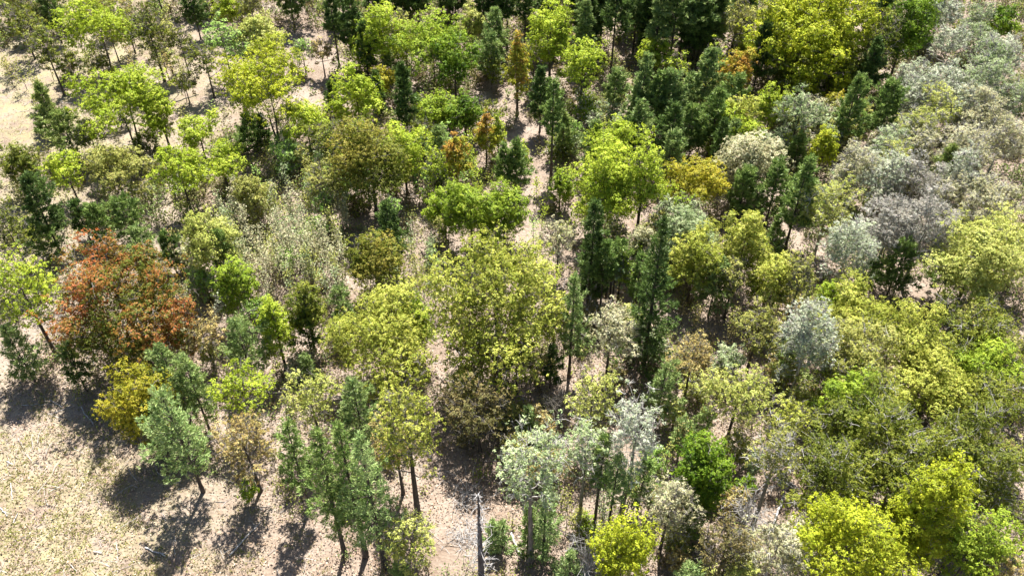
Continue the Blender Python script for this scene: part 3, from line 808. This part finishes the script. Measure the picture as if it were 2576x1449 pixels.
# dry leaves lying about
P = np.concatenate([scatter(70000, rng), scatter(60000, rng, 19, 48)]); n = len(P)
C = np.column_stack([P, rng.uniform(-.02, .10, n)])
V, F = leaves(C, rng.normal(0, .45, (n, 3)) + np.array([0, 0, 1]), rng.uniform(.08, .19, n), rng.uniform(.06, .12, n), rng)
base = np.where(rng.random((n, 1)) < .04, lin((130, 94, 74)), np.where(rng.random((n, 1)) < .5, lin((220, 194, 170)), lin((202, 172, 146))))
stuff("leaf_litter", V, F, LITTER, np.repeat(base * np.exp(rng.normal(0, .2, (n, 1))) * .62, 4, 0), "dry tan and brown leaves strewn over the forest floor")

# new grass in the clearing and on the slope
P = np.concatenate([scatter(90000, rng), scatter(90000, rng, 18, 50)])
dA = np.hypot(P[:, 0] + 36, P[:, 1] - 24); dB = np.hypot(P[:, 0] + 62, P[:, 1] - 80)
nz = sum(np.sin(P[:, 0] * f * math.cos(a) + P[:, 1] * f * math.sin(a) + p) for f, a, p in rng.uniform([.3, 0, 0], [2.2, 6.28, 6.28], (9, 3))) / 9
pr = np.maximum(np.clip(1.25 - dA / 22, 0, 1), .55 * np.clip(1.2 - dB / 40, 0, 1)) * np.clip(.55 + 1.6 * nz, .08, 1)
P = P[rng.random(len(P)) < pr * .75]
m = 5; n = len(P) * m
C = np.column_stack([np.repeat(P, m, 0) + rng.normal(0, .06, (n, 2)), np.full(n, -.02)])
V, F = blades(C, rng.normal(0, .5, (n, 3)) + np.array([0, 0, .7]), rng.uniform(.08, .24, n), rng.uniform(.03, .06, n), rng)
gt = np.where(rng.random((n, 1)) < .35, lin((206, 196, 136)), lin((166, 172, 82)))
stuff("grass", V, F, LEAF, np.repeat(gt * np.exp(rng.normal(0, .2, (n, 1))) * .8, 4, 0), "thin tufts of new yellow-green grass in the clearing")

# how open the floor is (0 bare ... 1 thick brush), read from the photograph and turned into places on the ground
OPEN = [(1150, 1290, 170, 150), (1050, 1190, 80, 70), (1250, 270, 45, 70), (1325, 370, 60, 70), (1350, 470, 45, 80), (1340, 580, 38, 60),
        (1105, 740, 30, 70), (1090, 840, 40, 60), (1135, 905, 55, 45), (1080, 965, 60, 50), (1580, 548, 40, 45), (1800, 825, 90, 45), (1885, 790, 70, 60),
        (1885, 700, 30, 40), (2330, 742, 70, 40), (1600, 1110, 80, 60), (1965, 1270, 80, 90), (1400, 1000, 50, 30), (1730, 1200, 60, 30), (880, 700, 60, 40)]
EDGE = [(-400, 1040), (0, 1000), (170, 940), (260, 1090), (420, 1170), (520, 1230), (640, 1230), (860, 1400), (980, 1700), (-400, 1700)]
SLOPE = [(-400, 150), (60, 130), (250, 60), (500, 60), (700, 60), (850, 90), (820, 280), (620, 300), (420, 400), (200, 400), (100, 380), (0, 440), (-400, 440)]
def inside(poly, x, y):
    c = np.zeros(len(x), bool)
    for (x0, y0), (x1, y1) in zip(poly, poly[1:] + poly[:1]):
        if y0 != y1: c ^= ((y0 > y) != (y1 > y)) & (x < (x1 - x0) * (y - y0) / (y1 - y0) + x0)
    return c
def to_px(P):
    d = cF * P[:, 1] + sF * CAM_Z; v = (-sF * P[:, 1] + cF * CAM_Z) / d
    return 1288 + FPX * P[:, 0] / d, 724.5 + FPX * v
def brushiness(P):
    x, y = to_px(P); k = np.ones(len(P))
    k[inside(SLOPE, x, y)] = .09
    for cx, cy, a, b in OPEN: k = np.minimum(k, np.clip((np.hypot((x - cx) / a, (y - cy) / b) - .75) * 2.2, .03, 1))
    k[inside(EDGE, x, y)] = .0
    return k
# brush and sprouts under the trees
P = scatter(10500, rng); P = P[rng.random(len(P)) < brushiness(P)]; k = len(P)
hh = rng.uniform(.4, 2.3, k) * rng.uniform(.6, 1, k); mm = np.maximum(16, (hh * 36)).astype(int); n = int(mm.sum()); ii = np.repeat(np.arange(k), mm)
u = rng.random(n) ** .6
dirs = unit(np.column_stack([rng.normal(0, .5, (n, 2)), np.ones(n)]))
C = np.column_stack([P[ii], np.zeros(n)]) + dirs * (hh[ii] * u)[:, None] + rng.normal(0, .13, (n, 3)); C[:, 2] = np.maximum(C[:, 2], .02)
lf_ = np.clip((cF * P[:, 1] + sF * CAM_Z) / FPX * 2.516 * 2.2, .11, .25)[ii]
V, F = leaves(C, rng.normal(0, .6, (n, 3)) + np.array([0, 0, .7]), lf_ * rng.uniform(.7, 1.3, n), lf_ * .7 * rng.uniform(.7, 1.3, n), rng)
cols = np.array([lin((160, 172, 72)), lin((172, 174, 98)), lin((138, 124, 80)), lin((128, 150, 70)), lin((176, 170, 122)), lin((112, 108, 62)), lin((146, 164, 96))])
ci = np.repeat(rng.integers(0, 7, k), mm)
stuff("undergrowth", V, F, LEAF, np.repeat(cols[ci] * np.exp(rng.normal(0, .22, (n, 1))) * .72, 4, 0), "brush and leafy sprouts covering the floor under the trees")
m = 4; n = k * m
b = np.column_stack([np.repeat(P, m, 0), np.zeros(n)]); d = unit(np.column_stack([rng.normal(0, .4, (n, 2)), np.ones(n)])) * (np.repeat(hh, m) * 1.05)[:, None]
t = np.array([0, .5, 1])[None, :, None]
V, F = tubes(b[:, None] + d[:, None] * t + rng.normal(0, .05, (n, 3, 3)) * t, np.tile([.022, .016, .008], (n, 1)), 3)
o = link("brush_stems", build_mesh("brush_stems", V, F, BARK['grey'])); o['kind'] = 'stuff'; o['category'] = "brush stems"; o['label'] = "grey stems of the brush under the trees"

# thin twigs fallen everywhere
P = scatter(2600, rng); n = len(P); a = rng.uniform(0, 3.14, n); L = rng.uniform(.4, 1.8, n)
h = np.column_stack([np.cos(a), np.sin(a), rng.normal(0, .08, n)]) * L[:, None]
b = np.column_stack([P, np.full(n, .05)])
pts = np.stack([b - h / 2, b + rng.normal(0, .06, (n, 3)) * L[:, None], b + h / 2], 1); pts[..., 2] = np.clip(pts[..., 2], .02, .3)
V, F = tubes(pts, np.tile([.022, .017, .008], (n, 1)), 3)
o = link("fallen_twigs", build_mesh("fallen_twigs", V, F, BARK['dead'])); o['kind'] = 'stuff'; o['category'] = "twigs"; o['label'] = "bleached twigs littering the forest floor"

# ------------------------------------------------------------------ saplings crowding the thickets
def thicket(n, x0, y0, x1, y1, hp, pals, label, group, seed, w=(16, 34)):
    r = np.random.default_rng(seed)
    for i in range(n):
        bx, by = r.uniform(x0, x1), r.uniform(y0, y1); h = r.uniform(*hp)
        tx = bx - h * (1288 - bx) / (VPY - by)
        plant('L', pals[int(r.integers(len(pals)))], tx, by - h, by, r.uniform(*w), label, seed * 1000 + i, group)
thicket(110, 580, 560, 880, 780, (70, 130), ['cream', 'cream', 'sgr', 'pale', 'cream'], "thin pale sapling in the crowded silvery thicket behind the broad lemon tree", "pale saplings of the silvery thicket", 11)
thicket(22, 640, 440, 850, 560, (50, 110), ['sgr', 'ltg', 'olt'], "thin light green sapling in the thicket between lime-yellow row and olive-brown oak", "saplings behind the silvery thicket", 12)
thicket(20, 1000, 590, 1110, 800, (50, 110), ['sgr', 'ltg', 'cream', 'olt'], "thin sapling between the olive-orange tree and the great oak", "saplings beside the great oak", 13)
thicket(20, 1060, 430, 1200, 560, (60, 120), ['grn', 'ltg', 'yg'], "thin green sapling in the sapling wood between oak and path", "green saplings of the sapling wood", 14)
thicket(10, 1340, 480, 1480, 640, (50, 110), ['yg', 'ltg'], "thin lime sapling growing along the sandy path", "saplings along the path", 15)
thicket(14, 250, 60, 480, 260, (60, 110), ['olt', 'pale', 'tan'], "whippy bare-stemmed sapling on the pale slope", "saplings on the pale slope", 16)
thicket(8, 30, 170, 220, 330, (40, 80), ['olt', 'tan'], "faint leafless sapling out in the open slope", "saplings in the open slope", 17)
thicket(14, 1380, 1160, 1720, 1380, (60, 120), ['olt', 'sgr', 'tan'], "thin sapling growing among the aspen trunks", "saplings among the aspens", 18)
thicket(14, 1700, 700, 1990, 900, (50, 110), ['olt', 'tan', 'brn'], "thin tan sapling round the sunlit gap", "saplings round the sunlit gap", 19)
thicket(12, 440, 660, 600, 900, (50, 100), ['cream', 'tan', 'olt'], "thin tan sapling between the red maple and the silvery thicket", "saplings beside the red maple", 20)
thicket(12, 1420, 300, 1560, 420, (50, 90), ['sgr', 'olt'], "thin grey-green sapling behind the big light lime tree", "saplings behind the big light lime tree", 21)

def wood(n, code, x0, y0, x1, y1, hp, wp, pals, label, group, seed):
    """small trees of the under-storey and the far rows of the wood; base points spread inside a patch, kept off open ground"""
    r = np.random.default_rng(seed); done = []; tries = 0
    while len(done) < n and tries < n * 30:
        tries += 1
        bx, by = r.uniform(x0, x1), r.uniform(y0, y1); h = r.uniform(*hp)
        if any(math.hypot((bx - a) / 1.3, by - b) < (x1 - x0 + y1 - y0) / n * .25 for a, b in done): continue
        if r.random() > brushiness(ground_at(bx, by)[None, :2])[0]: continue
        done.append((bx, by)); i = len(done)
        tx = bx - h * (1288 - bx) / (VPY - by)
        plant(code, pals[int(r.integers(len(pals)))], tx, by - h, by, r.uniform(*wp), label, seed * 1000 + i, group)
wood(30, 'K', 1230, 50, 1800, 180, (170, 250), (50, 76), ['dpine', 'bpine', 'dpine'], "dark pine in the back rows of the dark pine wood", "pines of the dark wood's back rows", 31)
wood(16, 'K', 1780, 50, 2330, 130, (150, 220), (50, 76), ['dpine', 'dpine', 'pine'], "shaded dark pine in the gloom around the enormous yellow crown", "pines around the enormous yellow crown", 32)
wood(16, 'S', 1240, 60, 1820, 230, (70, 140), (44, 76), ['olv', 'olt', 'yg', 'tan'], "thin olive tree in the half shade of the dark pine wood", "olive trees inside the dark pine wood", 49)
wood(12, 'K', 860, 20, 1240, 100, (150, 220), (48, 66), ['dpine', 'dpine', 'pine'], "dark pine of the wood edge behind the lime clump", "pines behind the lime clump", 33)
wood(16, 'B', 1400, 260, 2000, 420, (50, 100), (50, 80), ['olv', 'sgr', 'olt', 'grn'], "low green bush filling the floor between the belt pines", "bushes between the belt pines", 34)
wood(16, 'B', 1960, 300, 2300, 520, (50, 100), (50, 90), ['sgr', 'olv', 'olt', 'cream'], "low grey-green bush under the trees along the silver grove", "bushes along the silver grove", 35)
wood(7, 'W', 2200, 250, 2600, 700, (110, 190), (80, 120), ['cream', 'sil', 'sgr', 'grey', 'pale'], "pale budding tree packed within the silver grove", "trees packed in the silver grove", 36)
wood(18, 'S', 820, 320, 1240, 620, (80, 150), (54, 90), ['yg', 'olv', 'grn', 'ltg'], "small green tree filling the lime thicket before the path", "small trees of the lime thicket", 37)
wood(8, 'B', 640, 380, 900, 620, (50, 100), (50, 90), ['olt', 'ltg', 'olv'], "loose green bush among the thicket saplings behind the cream-gold tree", "bushes among the thicket saplings", 38)
wood(9, 'B', 430, 600, 880, 960, (45, 90), (50, 90), ['tan', 'olt', 'cream', 'ltg'], "tan-green bush between the fluffy pine and the silvery thicket", "bushes near the fluffy pine", 39)
wood(14, 'S', 1480, 560, 2000, 760, (90, 150), (60, 90), ['olv', 'olt', 'sgr', 'grn'], "slight olive tree filling in behind the lemon trees", "under-storey trees behind the lemon trees", 40)
wood(20, 'B', 1440, 780, 2040, 1140, (45, 90), (55, 90), ['tan', 'olt', 'brn', 'sgr', 'pale'], "tan or olive bush on the leafy floor round the sunlit gap", "bushes round the sunlit gap", 41)
wood(9, 'S', 2020, 760, 2560, 1100, (100, 160), (80, 120), ['olv', 'olt', 'grn', 'olv'], "olive tree packed among the dark olive trees", "trees packed among the dark olive trees", 42)
wood(8, 'S', 2040, 1120, 2580, 1460, (100, 160), (80, 120), ['olv', 'olt', 'brn', 'olv'], "olive tree packed behind the electric yellow trees", "trees packed behind the electric yellow trees", 43)
wood(14, 'B', 1240, 1100, 1900, 1440, (40, 90), (45, 85), ['tan', 'olt', 'ltg', 'sgr', 'brn'], "small bush among the aspens and the emerald tree", "bushes among the aspens", 44)
wood(16, 'S', 0, 20, 800, 110, (110, 190), (60, 90), ['olv', 'olt', 'yg', 'grn'], "hazy olive tree along the upper edge of the slope", "trees along the slope's upper edge", 45)
wood(7, 'B', 140, 250, 640, 520, (36, 70), (44, 80), ['olv', 'olt', 'grn'], "olive bush among the lime-yellow slope trees", "bushes among the slope trees", 46)
wood(10, 'B', 940, 900, 1420, 1200, (40, 90), (50, 90), ['brn', 'olt', 'tan'], "brown-olive bush in the oak's shade and beside it", "bushes in the oak's shade", 47)
wood(10, 'P', 1440, 330, 2040, 560, (110, 160), (50, 70), ['pine', 'dpine', 'bpine'], "middling pine tucked among the belt pines", "pines tucked among the belt pines", 48)

# ------------------------------------------------------------------ sticks and logs on the floor
def stick(name, cat, x0, y0, x1, y1, r, mat, label, seed, forks=0, lift=0.0):
    rr = np.random.default_rng(seed)
    a, b = ground_at(x0, y0), ground_at(x1, y1); L = np.linalg.norm(b - a)
    u = np.linspace(0, 1, 9)[:, None]
    q = a + (b - a) * u; q[:, :2] += rr.normal(0, .022 * L, (9, 2)) * np.sin(u * 3.14); q[:, 2] = r * .7 + .02 + lift * u[:, 0] + np.abs(rr.normal(0, .02, 9))
    parts = [tubes(q[None], np.linspace(r, r * .55, 9)[None], 7)]
    fl, fr = [], []
    for k in range(forks):
        s = q[rr.integers(2, 8)]; d = unit((b - a) / L + rr.normal(0, .8, 3)) * L * rr.uniform(.12, .35); d[2] = abs(d[2]) * .5
        fl.append(s + d * u[::2] + rr.normal(0, .02 * L, (5, 3)) * u[::2]); fr.append(np.linspace(r * .5, r * .15, 5))
    if fl:
        fl = np.array(fl); fl[..., 2] = np.maximum(fl[..., 2], .03); parts.append(tubes(fl, np.array(fr), 5))
    o = link(name, build_mesh(name, *join(parts), BARK[mat], smooth=True)); o['label'] = label; o['category'] = cat; o['group'] = "dead wood lying on the ground"
STICKS = """
fallen_branch branch 125 1006 158 1025 .035 dead 2 | pale forked stick nearest the corner shadow of the clearing
fallen_branch branch 55 1020 130 1017 .03 dead 1 | thin straight stick lying along the corner shadow in the clearing
fallen_branch branch 206 1025 236 1070 .05 dead 1 | short white stick in the gold tree's shadow
fallen_branch branch 46 1103 58 1124 .03 dead 2 | little white crooked stick on the open grass
fallen_branch branch 18 1162 34 1170 .05 dead 0 | stubby white stick at the clearing's frame edge
fallen_branch branch 28 1216 32 1258 .04 dead 2 | upright-lying white branch on the grassy corner
fallen_branch branch 2 1278 20 1300 .05 dead 3 | forked white branch at the frame in the grassy corner
fallen_branch branch 34 1316 46 1290 .04 dead 2 | white branch pointing at the upright-lying one
fallen_branch branch 366 1378 418 1400 .06 dead 2 | bent white branch touching the leaning pine's round shadow
fallen_branch branch 578 1398 656 1314 .055 dead 1 | longest straight pole on the open litter beside the pine clump
fallen_branch branch 290 1243 310 1232 .03 grey 1 | grey twig between the two trunk shadows
fallen_branch branch 294 1370 298 1412 .03 dead 2 | thin white branch on pale litter near the bottom
fallen_branch branch 540 1263 566 1264 .04 grey 0 | grey stick at the small green bush
fallen_branch branch 236 1388 258 1392 .05 dead 3 | bleached splintered branch on the bottom litter
fallen_branch branch 630 1275 680 1276 .03 grey 1 | level stick with curled end by the gnarled tree
fallen_branch branch 178 1420 194 1438 .03 dead 2 | white twig at the bottom edge of the clearing
fallen_log log 1285 1342 1315 1412 .10 dead 0 | pale barkless log beside the nearest aspen's trunk
fallen_log log 1956 1192 2032 1274 .16 grey 2 | thick grey fallen log beside the leaning grey tree
fallen_log log 2028 1172 2016 1206 .10 dead 0 | short white log above the thick grey one
fallen_log log 1972 1246 1944 1322 .10 dead 1 | white slanting log in front of the thick grey one
fallen_log log 1962 1196 2010 1232 .08 dead 3 | narrow white log lying against the thick grey one
fallen_log log 1700 1218 1762 1206 .09 dead 1 | white pole on the litter beside the emerald tree's foot
fallen_log log 1360 388 1440 372 .06 dead 2 | pale stick across the path behind the lone slim pine
fallen_log log 1130 860 1170 906 .07 dead 2 | grey-white branch on the path in front of the great oak
fallen_log log 430 262 500 240 .08 grey 1 | grey log lying on the slope beside the olive trees
fallen_log log 165 203 205 198 .07 grey 1 | dark log at the foot of the tall bright yellow-green tree
"""
for i, ln in enumerate(STICKS.strip().splitlines()):
    f, label = ln.split('|'); nm, cat, a, b, c, d, r, mt, fk = f.split()
    stick(nm, cat, float(a), float(b), float(c), float(d), float(r), mt, label.strip(), 500 + i, int(fk))

def brush(px, py, w, n, label, seed):
    rr = np.random.default_rng(seed); g = ground_at(px, py); L = w * 1.2 / 36
    u = np.linspace(0, 1, 5)[:, None]; ls, rs = [], []
    for k in range(n):
        az = rr.uniform(0, 6.28); s = np.array([rr.normal(0, .3 * L), rr.normal(0, .3 * L), rr.uniform(.02, .3)])
        d = np.array([math.cos(az), math.sin(az), rr.uniform(.0, .7)]) * L * rr.uniform(.25, .7)
        ls.append(s + d * u + rr.normal(0, .04 * L, (5, 3)) * u); rs.append(np.linspace(.022, .007, 5))
    ls = np.array(ls); ls[..., 2] = np.maximum(ls[..., 2], .03)
    o = link("brush_pile", build_mesh("brush_pile", *tubes(ls, np.array(rs), 4), BARK['dead'], smooth=True), loc=g)
    o['label'] = label; o['category'] = "brush pile"; o['group'] = "piles of dead branches"
brush(1182, 1352, 62, 110, "bleached tangle of fallen branches at the dead snag's foot", 1)
brush(1180, 1258, 70, 50, "thin scatter of white branches behind the dead snag's top", 2)
brush(1880, 1310, 60, 50, "white broken branches heaped beside the leaning grey tree", 3)
brush(1770, 1190, 50, 40, "slash heap at the back of the emerald tree", 4)
brush(2060, 1450, 60, 40, "white dead limbs at the bottom beside the mustard yellow tree", 5)

print("built in", round(time.time() - T0, 1), "s")
